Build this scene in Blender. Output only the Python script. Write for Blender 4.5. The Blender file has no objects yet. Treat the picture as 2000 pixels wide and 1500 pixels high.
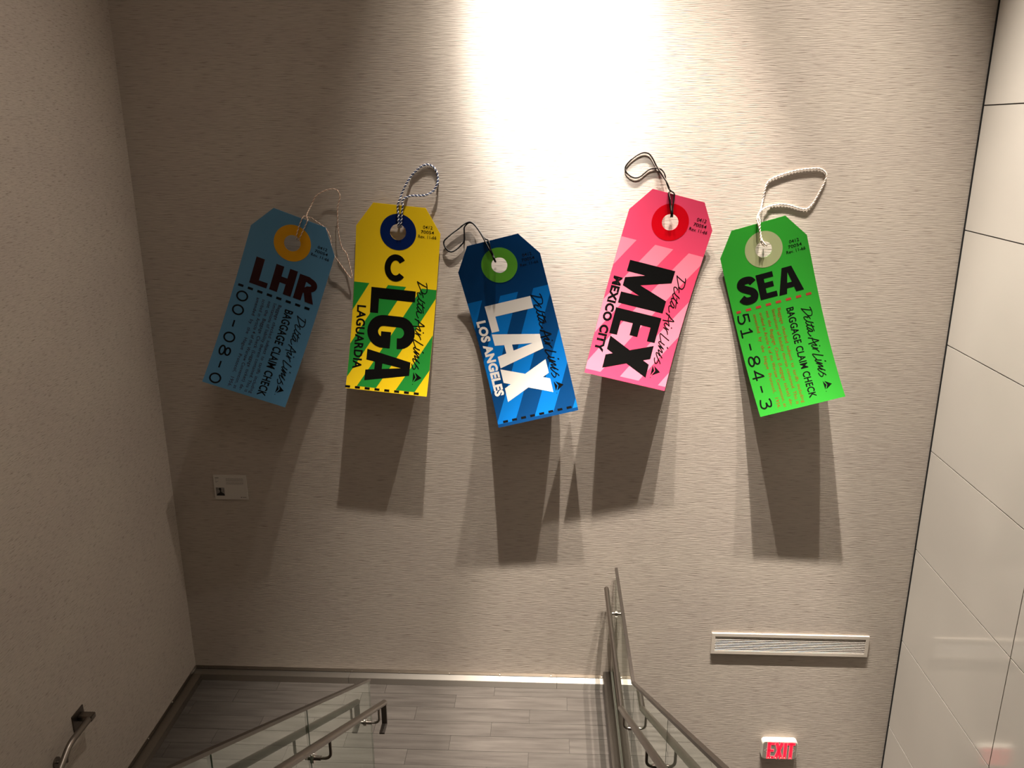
import bpy, bmesh, math, random
from mathutils import Vector, Matrix
random.seed(7)
sc = bpy.context.scene
C = sc.collection
# ------------------------------------------------------------------ camera
cd = bpy.data.cameras.new('camera'); cam = bpy.data.objects.new('camera', cd); C.objects.link(cam)
R = ((0.9990282, -0.0097558, 0.04298232), (0.04395746, 0.29187756, -0.95544504), (-0.00322444, 0.95640594, 0.29202275))
M = Matrix([list(R[0])+[0.0], list(R[1])+[-6.1], list(R[2])+[4.54], [0, 0, 0, 1]])
# camera looks down its -Z; the rows above are camera axes -> world for (right, up, back)
# world depth points at the far wall, +y
cam.matrix_world = M
cd.sensor_width = 36.0; cd.lens = 1630.18/2000*36.0; cd.clip_start = 0.05; cd.clip_end = 100
sc.camera = cam
# ------------------------------------------------------------------ light, exposure
sc.view_settings.view_transform = 'Standard'; sc.view_settings.look = 'None'
sc.view_settings.gamma = 1.0; sc.view_settings.use_curve_mapping = False
sc.view_settings.exposure = 0.0
w = bpy.data.worlds.new('world'); sc.world = w; w.use_nodes = True
w.node_tree.nodes['Background'].inputs[0].default_value = (0.85, 0.75, 0.62, 1); w.node_tree.nodes['Background'].inputs[1].default_value = 0.008

def spot(name, loc, target, power, half, blend, col=(1.0, 0.87, 0.72), r=0.045):
    l = bpy.data.lights.new(name, 'SPOT'); l.energy = power; l.color = col; l.spot_size = math.radians(half*2); l.spot_blend = blend; l.shadow_soft_size = r
    o = bpy.data.objects.new(name, l); C.objects.link(o); o.location = loc
    o.rotation_euler = (Vector(target)-Vector(loc)).to_track_quat('-Z', 'Y').to_euler(); return o
def area(name, loc, target, power, sx, sy, col=(1.0, 0.87, 0.73)):
    l = bpy.data.lights.new(name, 'AREA'); l.energy = power; l.color = col; l.shape = 'RECTANGLE'; l.size = sx; l.size_y = sy
    o = bpy.data.objects.new(name, l); C.objects.link(o); o.location = loc
    o.rotation_euler = (Vector(target)-Vector(loc)).to_track_quat('-Z', 'Y').to_euler(); return o
# ceiling spots that graze the art wall
WC = (1.0, 0.905, 0.80)
spot('ceiling_and_fill_spot', (-0.25, -1.38, 10.44), (0.25, -0.30, 0.0), 5400, 17.5, 1.0, WC)
spot('ceiling_and_fill_spot', (1.01, -1.38, 10.44), (0.95, -0.35, 0.0), 7300, 10.6, 0.5, WC)
spot('ceiling_and_fill_spot', (2.01, -1.38, 10.44), (0.75, -0.30, 0.0), 4700, 19.0, 1.0, WC)
spot('ceiling_and_fill_spot', (0.10, -3.0, 10.44), (0.07, 0.0, 5.28), 4600, 9.4, 1.0, (1.0, 0.96, 0.90))
spot('ceiling_and_fill_spot', (0.02, -3.0, 10.44), (0.06, 0.0, 5.22), 13000, 7.2, 1.0, (1.0, 0.97, 0.93))  # added second beam beside the first, brightens the core of the hot spot
# added fill spots, no fixture known, to brighten the side walls
spot('ceiling_and_fill_spot', (1.00, -1.38, 10.44), (2.93, -0.9, 1.2), 6600, 14.5, 1.0, (1.0, 0.93, 0.83))
spot('ceiling_and_fill_spot', (0.80, -1.38, 10.44), (-3.03, -1.9, 2.0), 700, 20, 1.0, WC)
area('ambient_fill', (-0.2, -5.0, 10.5), (-0.2, -5.0, 0.0), 66, 1.6, 2.4)  # added fill light without a known fixture, lifts the ambient level

# ------------------------------------------------------------------ materials
def mat(name, col, rough=0.5, metal=0.0, spec=0.5, coat=0.0, emit=None, es=0.0):
    m = bpy.data.materials.new(name); m.use_nodes = True; b = m.node_tree.nodes['Principled BSDF']
    b.inputs['Base Color'].default_value = (*col, 1); b.inputs['Roughness'].default_value = rough; b.inputs['Metallic'].default_value = metal
    b.inputs['Specular IOR Level'].default_value = spec; b.inputs['Coat Weight'].default_value = coat; b.inputs['Coat Roughness'].default_value = 0.08
    if emit: b.inputs['Emission Color'].default_value = (*emit, 1); b.inputs['Emission Strength'].default_value = es
    return m
def noise_col(m, scale, c1, c2, p1=0.35, p2=0.65, bump=0.0, detail=3, nscale=1.0, rough=None):
    nt = m.node_tree; b = nt.nodes['Principled BSDF']
    tc = nt.nodes.new('ShaderNodeTexCoord'); mp = nt.nodes.new('ShaderNodeMapping'); mp.inputs['Scale'].default_value = scale
    n = nt.nodes.new('ShaderNodeTexNoise'); n.inputs['Scale'].default_value = nscale; n.inputs['Detail'].default_value = detail; n.inputs['Roughness'].default_value = 0.6
    r = nt.nodes.new('ShaderNodeValToRGB'); r.color_ramp.elements[0].position = p1; r.color_ramp.elements[1].position = p2
    r.color_ramp.elements[0].color = (*c1, 1); r.color_ramp.elements[1].color = (*c2, 1)
    nt.links.new(tc.outputs['Object'], mp.inputs['Vector']); nt.links.new(mp.outputs[0], n.inputs['Vector'])
    nt.links.new(n.outputs[0], r.inputs[0]); nt.links.new(r.outputs[0], b.inputs['Base Color'])
    if bump:
        bp = nt.nodes.new('ShaderNodeBump'); bp.inputs['Strength'].default_value = 1.0; bp.inputs['Distance'].default_value = bump
        nt.links.new(n.outputs[0], bp.inputs['Height']); nt.links.new(bp.outputs[0], b.inputs['Normal'])
    return n, r
def wallpaper(name, along):
    """woven grass-cloth paper: long horizontal slubs, raised and tinted thread by thread"""
    m = mat(name, (0.5, 0.43, 0.36), 0.62, spec=0.25); nt = m.node_tree; b = nt.nodes['Principled BSDF']; L = nt.links.new
    tc = nt.nodes.new('ShaderNodeTexCoord')
    def nz(a, z, detail, rough=0.6):
        mp = nt.nodes.new('ShaderNodeMapping'); mp.inputs['Scale'].default_value = (a, 1, z) if along == 'x' else (1, a, z)
        n = nt.nodes.new('ShaderNodeTexNoise'); n.inputs['Scale'].default_value = 1.0; n.inputs['Detail'].default_value = detail; n.inputs['Roughness'].default_value = rough
        L(tc.outputs['Object'], mp.inputs['Vector']); L(mp.outputs[0], n.inputs['Vector']); return n
    n1 = nz(8.0 if along == 'x' else 15.0, 155.0, 1.5); n2 = nz(11.0 if along == 'x' else 30.0, 270.0, 1.0); n3 = nz(1.2, 2.2, 2.0); n4 = nz(40.0, 60.0, 2.0)
    r = nt.nodes.new('ShaderNodeValToRGB'); e = r.color_ramp.elements
    e[0].position = 0.33; e[0].color = (0.26, 0.215, 0.175, 1); e[1].position = 0.43; e[1].color = (0.44, 0.382, 0.332, 1)
    x = r.color_ramp.elements.new(0.66); x.color = (0.51, 0.45, 0.39, 1)
    mx = nt.nodes.new('ShaderNodeMix'); mx.data_type = 'FLOAT'; mx.inputs[0].default_value = 0.45
    L(n1.outputs[0], mx.inputs[2]); L(n2.outputs[0], mx.inputs[3]); L(mx.outputs[0], r.inputs[0])
    hs = nt.nodes.new('ShaderNodeMix'); hs.data_type = 'RGBA'; hs.blend_type = 'MULTIPLY'; hs.inputs[0].default_value = 0.5
    r3 = nt.nodes.new('ShaderNodeValToRGB'); r3.color_ramp.elements[0].position = 0.35; r3.color_ramp.elements[1].position = 0.65
    r3.color_ramp.elements[0].color = (0.90, 0.88, 0.88, 1); r3.color_ramp.elements[1].color = (1, 1, 0.97, 1)
    L(n3.outputs[0], r3.inputs[0]); L(r.outputs[0], hs.inputs[6]); L(r3.outputs[0], hs.inputs[7]); L(hs.outputs[2], b.inputs['Base Color'])
    bp = nt.nodes.new('ShaderNodeBump'); bp.inputs['Strength'].default_value = 1.0; bp.inputs['Distance'].default_value = 0.0027 if along == 'x' else 0.0013
    L(mx.outputs[0], bp.inputs['Height']); L(bp.outputs[0], b.inputs['Normal'])
    return m
M_paper = wallpaper('woven_wallpaper', 'x'); M_paper_l = wallpaper('woven_wallpaper_side', 'y')
M_tile = mat('glazed_panel', (0.62, 0.56, 0.49), 0.09, spec=0.5)
noise_col(M_tile, (0.8, 0.8, 0.8), (0.585, 0.545, 0.495), (0.64, 0.60, 0.545), detail=2)
M_grout = mat('dark_joint', (0.035, 0.028, 0.022), 0.9)
M_plaster = mat('painted_plaster', (0.62, 0.56, 0.49), 0.85)
M_slab = mat('slab', (0.03, 0.026, 0.022), 0.8)
M_plank = mat('grey_wood_look', (0.14, 0.12, 0.105), 0.36, spec=0.45)
def plank_mat(i):
    m = mat('grey_wood_look', (0.26, 0.22, 0.19), 0.34, spec=0.45); k = 1+0.07*((i*37 % 11)/5-1)
    n, r = noise_col(m, (2.2, 26, 1), (0.066*k, 0.057*k, 0.050*k), (0.108*k, 0.095*k, 0.084*k), 0.32, 0.68, 0.0004, 5)
    nt = m.node_tree; mp = [q for q in nt.nodes if q.type == 'MAPPING'][0]; mp.inputs['Location'].default_value = (i*3.7, i*1.9, 0); return m
PL = [plank_mat(i) for i in range(6)]
M_steel = mat('brushed_steel', (0.50, 0.46, 0.41), 0.30, 1.0)
noise_col(M_steel, (3, 90, 90), (0.44, 0.40, 0.355), (0.55, 0.51, 0.455), detail=2)
def aniso(m, t):
    nt = m.node_tree; b = nt.nodes['Principled BSDF']; b.inputs['Anisotropic'].default_value = 0.85; b.inputs['Roughness'].default_value = 0.42
    v = nt.nodes.new('ShaderNodeCombineXYZ')
    for k in range(3): v.inputs[k].default_value = t[k]
    nt.links.new(v.outputs[0], b.inputs['Tangent']); return m
M_steel_b = aniso(mat('brushed_steel_plinth', (0.42, 0.39, 0.35), 0.42, 1.0), (0, 0.7, 0.7)); M_steel_l = aniso(mat('brushed_steel_plinth', (0.42, 0.39, 0.35), 0.42, 1.0), (0.7, 0, 0.7))
M_steel_d = mat('brushed_bronze_steel', (0.30, 0.265, 0.23), 0.34, 1.0)
M_rail = mat('satin_steel', (0.235, 0.205, 0.18), 0.33, 1.0)
M_cap = mat('satin_steel_cap', (0.155, 0.135, 0.118), 0.38, 1.0)
M_chrome = mat('polished_steel', (0.70, 0.66, 0.62), 0.12, 1.0)
M_black = mat('black', (0.008, 0.007, 0.007), 0.6)
M_gap = mat('black_gap', (0.004, 0.004, 0.004), 0.9)
def glass_mat():
    m = bpy.data.materials.new('clear_glass'); m.use_nodes = True; nt = m.node_tree; nt.nodes.clear(); L = nt.links.new
    o = nt.nodes.new('ShaderNodeOutputMaterial'); t = nt.nodes.new('ShaderNodeBsdfTransparent'); t.inputs[0].default_value = (0.86, 0.91, 0.875, 1)
    g = nt.nodes.new('ShaderNodeBsdfGlossy'); g.inputs['Roughness'].default_value = 0.01; g.inputs[0].default_value = (0.95, 1.0, 0.97, 1)
    f = nt.nodes.new('ShaderNodeFresnel'); f.inputs[0].default_value = 1.52; ge = nt.nodes.new('ShaderNodeNewGeometry')
    iv = nt.nodes.new('ShaderNodeMath'); iv.operation = 'SUBTRACT'; iv.inputs[0].default_value = 1.0
    m1 = nt.nodes.new('ShaderNodeMath'); m1.operation = 'MULTIPLY'; m2 = nt.nodes.new('ShaderNodeMath'); m2.operation = 'MULTIPLY'; m2.inputs[1].default_value = 1.7; m2.use_clamp = True
    L(ge.outputs['Backfacing'], iv.inputs[1]); L(f.outputs[0], m1.inputs[0]); L(iv.outputs[0], m1.inputs[1]); L(m1.outputs[0], m2.inputs[0])
    mx = nt.nodes.new('ShaderNodeMixShader'); L(m2.outputs[0], mx.inputs[0]); L(t.outputs[0], mx.inputs[1]); L(g.outputs[0], mx.inputs[2]); L(mx.outputs[0], o.inputs[0]); return m
M_glass = glass_mat()
M_bead_glint = mat('pale_bead_glint', (0.42, 0.40, 0.36), 0.4)
M_gedge = mat('green_glass_edge', (0.20, 0.27, 0.22), 0.15, spec=0.8)

# ------------------------------------------------------------------ helpers
def link(name, me, m=None, parent=None, loc=(0, 0, 0)):
    o = bpy.data.objects.new(name, me); C.objects.link(o); o.location = loc
    for q in (m if isinstance(m, (list, tuple)) else [m]):
        if q and me: me.materials.append(q)
    if parent: o.parent = parent
    return o
def mesh(name, V, F, smooth=False, mi=None):
    me = bpy.data.meshes.new(name); me.from_pydata(V, [], F)
    if smooth: me.polygons.foreach_set('use_smooth', [True]*len(F))
    if mi: me.polygons.foreach_set('material_index', mi)
    me.update(); return me
class MB:
    def __init__(s): s.V = []; s.F = []; s.mi = []
    def box(s, a, b, mi=0):
        x0, y0, z0 = a; x1, y1, z1 = b; n = len(s.V)
        s.V += [(x0, y0, z0), (x1, y0, z0), (x1, y1, z0), (x0, y1, z0), (x0, y0, z1), (x1, y0, z1), (x1, y1, z1), (x0, y1, z1)]
        s.F += [(n, n+3, n+2, n+1), (n+4, n+5, n+6, n+7), (n, n+1, n+5, n+4), (n+1, n+2, n+6, n+5), (n+2, n+3, n+7, n+6), (n+3, n, n+4, n+7)]; s.mi += [mi]*6; return s
    def prism(s, poly, ax, a, b, mi=0, mie=None):
        """poly in the two other axes, extruded along axis ax from a to b"""
        def P(p, t):
            return (t, p[0], p[1]) if ax == 0 else (p[0], t, p[1]) if ax == 1 else (p[0], p[1], t)
        n = len(s.V); k = len(poly); s.V += [P(p, a) for p in poly]+[P(p, b) for p in poly]
        s.F += [tuple(range(n, n+k)), tuple(range(n+2*k-1, n+k-1, -1))]; s.mi += [mi, mi]
        for i in range(k): j = (i+1) % k; s.F.append((n+j, n+i, n+k+i, n+k+j)); s.mi.append(mi if mie is None else mie)
        return s
    def tube(s, pts, r, seg=12, mi=0, caps=True):
        pts = [Vector(p) for p in pts]; n0 = len(s.V); t0 = (pts[1]-pts[0]).normalized()
        up = Vector((0, 0, 1)) if abs(t0.z) < 0.9 else Vector((1, 0, 0)); nrm = t0.cross(up).normalized()
        for i, p in enumerate(pts):
            t = ((pts[min(i+1, len(pts)-1)]-pts[max(i-1, 0)])).normalized(); nrm = (nrm-t*nrm.dot(t)).normalized(); bn = t.cross(nrm)
            k = 1.0
            if 0 < i < len(pts)-1:
                d = (pts[i]-pts[i-1]).normalized().dot((pts[i+1]-pts[i]).normalized()); k = 1/math.sqrt(max(0.3, (1+d)/2))
            for j in range(seg):
                a = 2*math.pi*j/seg; s.V.append(tuple(p+(nrm*math.cos(a)+bn*math.sin(a))*r*k))
        for i in range(len(pts)-1):
            for j in range(seg):
                a = n0+i*seg+j; b = n0+i*seg+(j+1) % seg; s.F.append((a, b, b+seg, a+seg)); s.mi.append(mi)
        if caps:
            s.F.append(tuple(range(n0+seg-1, n0-1, -1))); s.F.append(tuple(n0+(len(pts)-1)*seg+j for j in range(seg))); s.mi += [mi, mi]
        return s
    def disc(s, c, ax, r, h, seg=20, mi=0):
        c = Vector(c); d = Vector([1 if i == ax else 0 for i in range(3)]); return s.tube([c-d*h/2, c+d*h/2], r, seg, mi)
    def build(s, name, m, parent=None, loc=(0, 0, 0), smooth=False, bevel=0.0):
        me = mesh(name, [tuple(v[i]-loc[i] for i in range(3)) for v in s.V], s.F, False, s.mi)
        bm = bmesh.new(); bm.from_mesh(me); bmesh.ops.recalc_face_normals(bm, faces=bm.faces)
        if bevel: bmesh.ops.bevel(bm, geom=bm.edges[:], offset=bevel, segments=2, affect='EDGES', clamp_overlap=True)
        bm.to_mesh(me); bm.free()
        if smooth:
            for p in me.polygons: p.use_smooth = True
            me.set_sharp_from_angle(angle=math.radians(40))
        return link(name, me, m, parent, loc if not parent else (0, 0, 0))
def tag(o, label=None, cat=None, group=None, kind=None):
    if label: o['label'] = label
    if cat: o['category'] = cat
    if group: o['group'] = group
    if kind: o['kind'] = kind
    return o
def empty(name, loc=(0, 0, 0)):
    o = bpy.data.objects.new(name, None); C.objects.link(o); o.location = loc; o.empty_display_size = 0.1; return o
def struct(o): o['kind'] = 'structure'; return o
# ------------------------------------------------------------------ room shell
XL, XR, ZT, ZB, YB = -3.035, 2.93, 11.0, -3.0, -11.0
struct(MB().box((XL-0.2, 0, ZB), (XR+0.2, 0.2, ZT)).build('wall_back', M_paper))
struct(MB().box((XL-0.2, YB, ZB), (XL, 0, ZT)).build('wall_left', M_paper_l))
wr = struct(MB().box((XR+0.012, YB, ZB), (XR+0.3, -0.0, ZT)).build('wall_right', M_grout))
struct(MB().box((XL-0.2, YB-0.2, ZB), (XR+0.3, YB, ZT)).build('wall_front', M_plaster))
struct(MB().box((XL-0.2, YB, ZT), (XR+0.3, 0.2, ZT+0.2)).build('ceiling', M_plaster))
# glazed wall panels, 835 mm high x 1430 mm long, one object each
PH, PW, G = 0.8355, 1.432, 0.008
pm = None
for j in range(-7, 10):
    for i in range(7):
        z0 = 0.506+PH*j; y1 = -0.012-PW*i if i == 0 else -PW*i-0.006; y0 = -PW*(i+1)-0.006
        if z0+PH > ZT or z0 < ZB-0.5: continue
        t = MB(); z0c = max(z0, ZB)
        t.box((XR, y0+G/2, z0c+G/2), (XR+0.012, y1-G/2, z0+PH-G/2))
        t.build('panel', M_tile, wr)
# landing floor: plank tiles over a slab
fl = struct(MB().box((XL, -1.5, -0.28), (0.68, 0.0, -0.008)).build('floor', M_slab))
rows = [-0.026-0.163*k for k in range(0, 10)]
offs = [-0.425, -0.742, -0.123, -0.423, 0.192, -0.121, -0.43, -0.74, -0.12]
n = 0
for r_ in range(9):
    y1 = rows[r_] if r_ else -0.0; y0 = max(rows[r_+1], -1.5)
    x = offs[r_]+0.925*2
    xs = [offs[r_]+0.925*k for k in range(-4, 3)]; xs = [XL]+[q for q in xs if XL+0.02 < q < 0.62]+[0.66]
    for a, b in zip(xs[:-1], xs[1:]):
        MB().box((a+0.0012, y0+0.0012, -0.008), (b-0.0012, y1-0.0012, random.choice((0.0, 0.0003, -0.0003)))).build('plank', PL[(n*5+r_) % 6], fl); n += 1
# storeys above and below, stair flights
struct(MB().box((XL, YB, 2.69), (XR, -6.09, 2.99)).build('floor', M_plank))
struct(MB().box((XL, YB, -3.2), (XR, 0.0, -3.0)).build('floor', M_plank))
def flight(x0, x1, z_hi, y_lo, n, down):
    root = struct(empty('stair_flight', ((x0+x1)/2, y_lo, 0)))
    for k in range(n):
        zz = (k+1)*0.1759 if not down else -(k+1)*0.1759
        ya, yb = y_lo-0.287*(k+1), y_lo-0.287*k
        o = MB().box((x0, ya, zz-0.34), (x1, yb, zz)).build('step', M_plank); o.parent = root; o.matrix_parent_inverse = Matrix.Translation(-Vector(root.location)); 
    return root
flight(-1.10, 0.53, 2.99, -1.502, 16, False)
flight(XL+0.01, -1.19, 0, -1.502, 16, True)
# metal base: screwed flange on the wall, black gap, projecting plinth
ZS, ZC, CW = 0.094, 0.060, 0.078
def base(name, ax):
    root = struct(empty(name))
    def bx(a0, a1, d0, d1, z0, z1):   # a along the wall, d out from the wall
        return ((a0, -d1, z0), (a1, -d0, z1)) if ax == 'x' else ((XL+d0, a0, z0), (XL+d1, a1, z1))
    a0, a1 = (XL, 0.66) if ax == 'x' else (-1.5, 0.0)
    c = 0 if ax == 'x' else 0
    MB().box(*bx(a0, a1, 0, 0.004, ZC+0.005, ZS)).build('flange', M_steel_d, root)
    MB().box(*bx(a0, a1, 0, 0.002, ZC-0.01, ZC+0.005)).build('gap_strip', M_gap, root)
    splits = [a0, -1.68, 0.1, a1] if ax == 'x' else [a0, a1-CW]
    for p, q in zip(splits[:-1], splits[1:]):
        lo = p+0.001; hi = q-0.001
        if ax == 'x' and p == a0: lo = a0
        MB().box(*bx(lo, hi, 0, CW, 0, ZC)).build('plinth', M_steel_b if ax == 'x' else M_steel_l, root, bevel=0.0015)
    sx = [-2.97, -2.571, -2.144, -1.718, -1.664, -1.253, -0.819, -0.387, 0.05, 0.48] if ax == 'x' else [-0.07, -0.476, -0.901, -1.33]
    for s_ in sx:
        t = MB(); c_ = (s_, -0.006, ZC+0.021) if ax == 'x' else (XL+0.006, s_, ZC+0.021)
        t.disc(c_, 1 if ax == 'x' else 0, 0.0055, 0.005, 10); t.build('screw', M_chrome, root)
    return root
base('baseboard_back', 'x'); base('baseboard_left', 'y')
# narrow dark reveal where papered wall meets the glazed panels
struct(MB().box((XR-0.005, -0.012, ZB), (XR+0.012, 0.0, ZT)).build('trim_1', M_gap))

# ------------------------------------------------------------------ glass balustrades
SL = math.tan(math.radians(31.5))
def zc(y, y0, z0): return z0+max(0.0, (y0-y))*SL
def balustrade(side):
    X = -1.145 if side == 'left' else 0.569; HX = -1.05 if side == 'left' else 0.494
    y0 = -1.52 if side == 'left' else -1.483; ztop = 1.12
    root = empty('glass_balustrade', (X, y0, 0))
    def bd(mb, name, m, par=None, smooth=False, bevel=0.0):
        o = mb.build(name, m, None, smooth=smooth, bevel=bevel); o.parent = par or root
        o.matrix_parent_inverse = Matrix.Translation(-Vector(root.location)); return o
    if side == 'left': seams = [-1.52, -2.778, -3.79, -4.86, -6.05]
    else: seams = [-0.018, -1.58, -2.872, -3.88, -4.92, -6.05]
    for a, b in zip(seams[:-1], seams[1:]):
        g = 0.006; ya = a-(0 if a == seams[0] else g); yb = b+g
        def zb(y): return 0.03 if y > -1.56 else zc(y, -1.56, 0.0)-0.12
        if side == 'left' and a == seams[0]: poly = [(ya, -0.22), (yb, zb(yb)-0.1), (yb, zc(yb, y0, ztop)-0.004), (ya, zc(ya, y0, ztop)-0.004)]
        elif side == 'right' and a == seams[0]: poly = [(ya, 0.03), (yb, 0.03), (yb, zc(yb, y0, ztop)-0.004), (y0, ztop-0.004), (ya, ztop-0.004)]
        else: poly = [(ya, zb(ya)-0.1), (yb, zb(yb)-0.1), (yb, zc(yb, y0, ztop)-0.004), (ya, zc(ya, y0, ztop)-0.004)]
        t = MB().prism(poly, 0, X-0.006, X+0.006, 0, 1); bd(t, 'glass_panel', [M_glass, M_gedge])
    ye = -6.05
    def strip(w, z_off0, z_off1, ypts):
        t = MB(); k = len(ypts); base_ = [(y, z+z_off0) for y, z in ypts]; top = [(y, z+z_off1) for y, z in ypts]
        for i in range(k-1): t.prism([base_[i], base_[i+1], top[i+1], top[i]], 0, X-w, X+w)
        return t
    yp = [(y0, ztop), (ye, zc(ye, y0, ztop))]
    if side == 'right': yp = [(-0.018, ztop)]+yp
    bd(strip(0.0115, -0.008, 0.009, yp), 'cap_rail', M_cap)
    # handrail on the stair side
    zh = 0.945; hy0 = -1.53 if side == 'left' else -1.516
    pts = [(HX, hy0, zh+0.01 if side == 'left' else zh), (HX, ye, zh+(hy0-ye)*SL)]
    if side == 'right': pts = [(HX, -0.035, zh), (HX, hy0, zh)]
    hr = bd(MB().tube(pts, 0.0195, 16), 'handrail', M_rail, smooth=True)
    if side == 'right': 
        hr2 = bd(MB().tube([(HX, hy0+0.012, zh-0.004), (HX, ye, zh-0.004+(hy0+0.012-ye)*SL)], 0.0195, 16), 'handrail', M_rail, smooth=True)
    def bracket(y, zr):
        b = MB(); zd = zr-0.115
        b.disc((X, y, zd), 0, 0.027, 0.030, 20, 0); s = 1 if HX > X else -1
        b.disc((X+s*0.028, y, zd), 0, 0.012, 0.034, 14, 1)
        P0 = Vector((X+s*0.042, y, zd)); P1 = Vector((HX, y, zd)); P2 = Vector((HX, y, zr-0.012))
        arc = [P0]+[P1+(P0-P1).normalized()*0.03*(1-math.sin(a))+Vector((0, 0, 0.03*(1-math.cos(a)))) for a in [math.pi/2*i/5 for i in range(6)]]+[P2]
        b.tube(arc, 0.0075, 10, 1)
        return bd(b, 'bracket', [M_chrome, M_rail], smooth=True)
    for k in range(5):
        y = -1.69-1.055*k; bracket(y, zh+(hy0-y)*SL)
    if side == 'right': bracket(-0.22, zh)
    if side == 'left':   # square return under the end of the rail
        t = MB(); t.box((HX-0.017, -1.552, 0.80), (HX+0.017, -1.538, 0.95)); t.box((HX-0.017, -1.64, 0.80), (HX+0.017, -1.552, 0.812))
        bd(t, 'rail_end_return', M_cap)
        t = MB(); t.box((X-0.02, -1.545, -0.25), (X+0.02, -1.52, 0.10)); bd(t, 'base_clamp', M_steel)
    else:
        t = MB(); t.box((0.492, -1.5, -0.02), (0.560, -0.012, 0.135)); t.box((0.578, -1.5, -0.02), (0.646, -0.012, 0.135)); t.box((0.56, -1.5, -0.02), (0.578, -0.012, 0.06))
        bd(t, 'base_shoe', M_cap, bevel=0.001)
        t = MB(); t.box((0.5545, -1.5, 0.10), (0.562, -0.016, 0.141)); bd(t, 'glazing_bead', M_bead_glint)  # bead in a pale colour that also carries the bright reflection along the glass
    tag(root, {'left': 'left glass stair guard with sloping handrail, ending in a free glass edge over landing',
               'right': 'right glass stair guard whose handrail runs level up to the papered wall'}[side], 'balustrade', 'glass balustrades of the stair')
    return root
balustrade('left'); balustrade('right')

# wall handrail at the left wall
wh = empty('wall_handrail', (XL, -1.67, 0.89))
def bdw(mb, name, m, smooth=False, bevel=0.0):
    o = mb.build(name, m, None, smooth=smooth, bevel=bevel); o.parent = wh; o.matrix_parent_inverse = Matrix.Translation(-Vector(wh.location)); return o
bdw(MB().box((XL, -1.735, 0.82), (XL+0.008, -1.605, 0.94)), 'wall_plate', M_cap, bevel=0.001)
bdw(MB().box((XL+0.008, -1.685, 0.868), (-2.935, -1.628, 0.906)), 'rail_return', M_rail, bevel=0.004)
pts = [(-2.955, -1.65, 0.887), (-2.955, -1.86, 0.887), (-2.955, -1.90, 0.882), (-2.955, -1.935, 0.868), (-2.955, -3.4, 0.868-1.465*SL)]
bdw(MB().tube(pts, 0.0195, 14), 'rail', M_rail, smooth=True)
t = MB(); t.disc((XL+0.005, -1.95, 0.78), 0, 0.035, 0.010, 18)
t.tube([(XL+0.008, -1.95, 0.78), (-2.985, -1.95, 0.78), (-2.962, -1.95, 0.79), (-2.955, -1.95, 0.845)], 0.008, 10); bdw(t, 'bracket', M_rail, smooth=True)
tag(wh, 'dark metal handrail end with square wall plate on the left wall', 'handrail')

# ------------------------------------------------------------------ air vent
M_vent = mat('vent_paint', (0.55, 0.49, 0.42), 0.45); M_slat = mat('vent_slat', (0.60, 0.55, 0.50), 0.4)
vt = empty('air_vent', (2.02, 0, 0.44)); vl = Vector(vt.location)
def bdv(mb, name, m, **k):
    o = mb.build(name, m, None, **k); o.parent = vt; o.matrix_parent_inverse = Matrix.Translation(-vl); return o
t = MB(); x0, x1, z0, z1 = 1.382, 2.667, 0.341, 0.534; fw = 0.028
t.box((x0, -0.016, z1-fw), (x1, 0, z1)); t.box((x0, -0.016, z0), (x1, 0, z0+fw)); t.box((x0, -0.016, z0+fw), (x0+fw, 0, z1-fw)); t.box((x1-fw, -0.016, z0+fw), (x1, 0, z1-fw))
bdv(t, 'frame', M_vent)
bdv(MB().box((x0+fw, -0.002, z0+fw), (x1-fw, 0.0, z1-fw)), 'duct_opening', M_gap)
for k in range(8):
    z = z0+fw+0.006+k*0.0162; t = MB()
    t.prism([(-0.013, z), (-0.013, z+0.0035), (-0.003, z+0.0095), (-0.003, z+0.006)], 0, x0+fw, x1-fw); bdv(t, 'slat', M_slat)
tag(vt, 'long beige louvred air vent low on the papered wall', 'vent')

# ------------------------------------------------------------------ exit sign
M_hous = mat('sign_housing', (0.60, 0.56, 0.49), 0.35); M_face = mat('sign_face', (0.30, 0.26, 0.22), 0.4)
M_red = mat('lit_red', (0.6, 0.01, 0.03), 0.4, emit=(1.0, 0.012, 0.04), es=1.15); M_rim = mat('lit_pink_rim', (0.7, 0.2, 0.2), 0.4, emit=(1.0, 0.14, 0.17), es=1.0)
M_led = mat('led_dot', (1, 0.6, 0.4), 0.4, emit=(1.0, 0.42, 0.25), es=1.4)
ex = empty('exit_sign', (2.022, 0, -0.58)); el = Vector(ex.location)
def bde(mb, name, m, par=None, **k):
    o = mb.build(name, m, None, **k); o.parent = par or ex; o.matrix_parent_inverse = Matrix() if par else Matrix.Translation(-el); return o
def rrect(x0, x1, z0, z1, r, n=5):
    P = []
    for cx, cz, a0 in ((x1-r, z1-r, 0), (x0+r, z1-r, 90), (x0+r, z0+r, 180), (x1-r, z0+r, 270)):
        for i in range(n+1): a = math.radians(a0+90*i/n); P.append((cx+r*math.cos(a), cz+r*math.sin(a)))
    return P
bde(MB().prism(rrect(1.872, 2.172, -0.672, -0.488, 0.030), 1, -0.058, 0.0), 'housing', M_hous, bevel=0.003)
bde(MB().prism(rrect(1.879, 2.165, -0.665, -0.495, 0.026), 1, -0.0590, -0.050), 'face_plate', M_face)
def seg(x0, z0, x1, z1, wd): 
    d = Vector((x1-x0, z1-z0)).normalized(); n_ = Vector((-d.y, d.x))*wd/2
    return [(x0+n_.x, z0+n_.y), (x0-n_.x, z0-n_.y), (x1-n_.x, z1-n_.y), (x1+n_.x, z1+n_.y)]
lt, lb = -0.500, -0.662; zc_ = (lt+lb)/2
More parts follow.
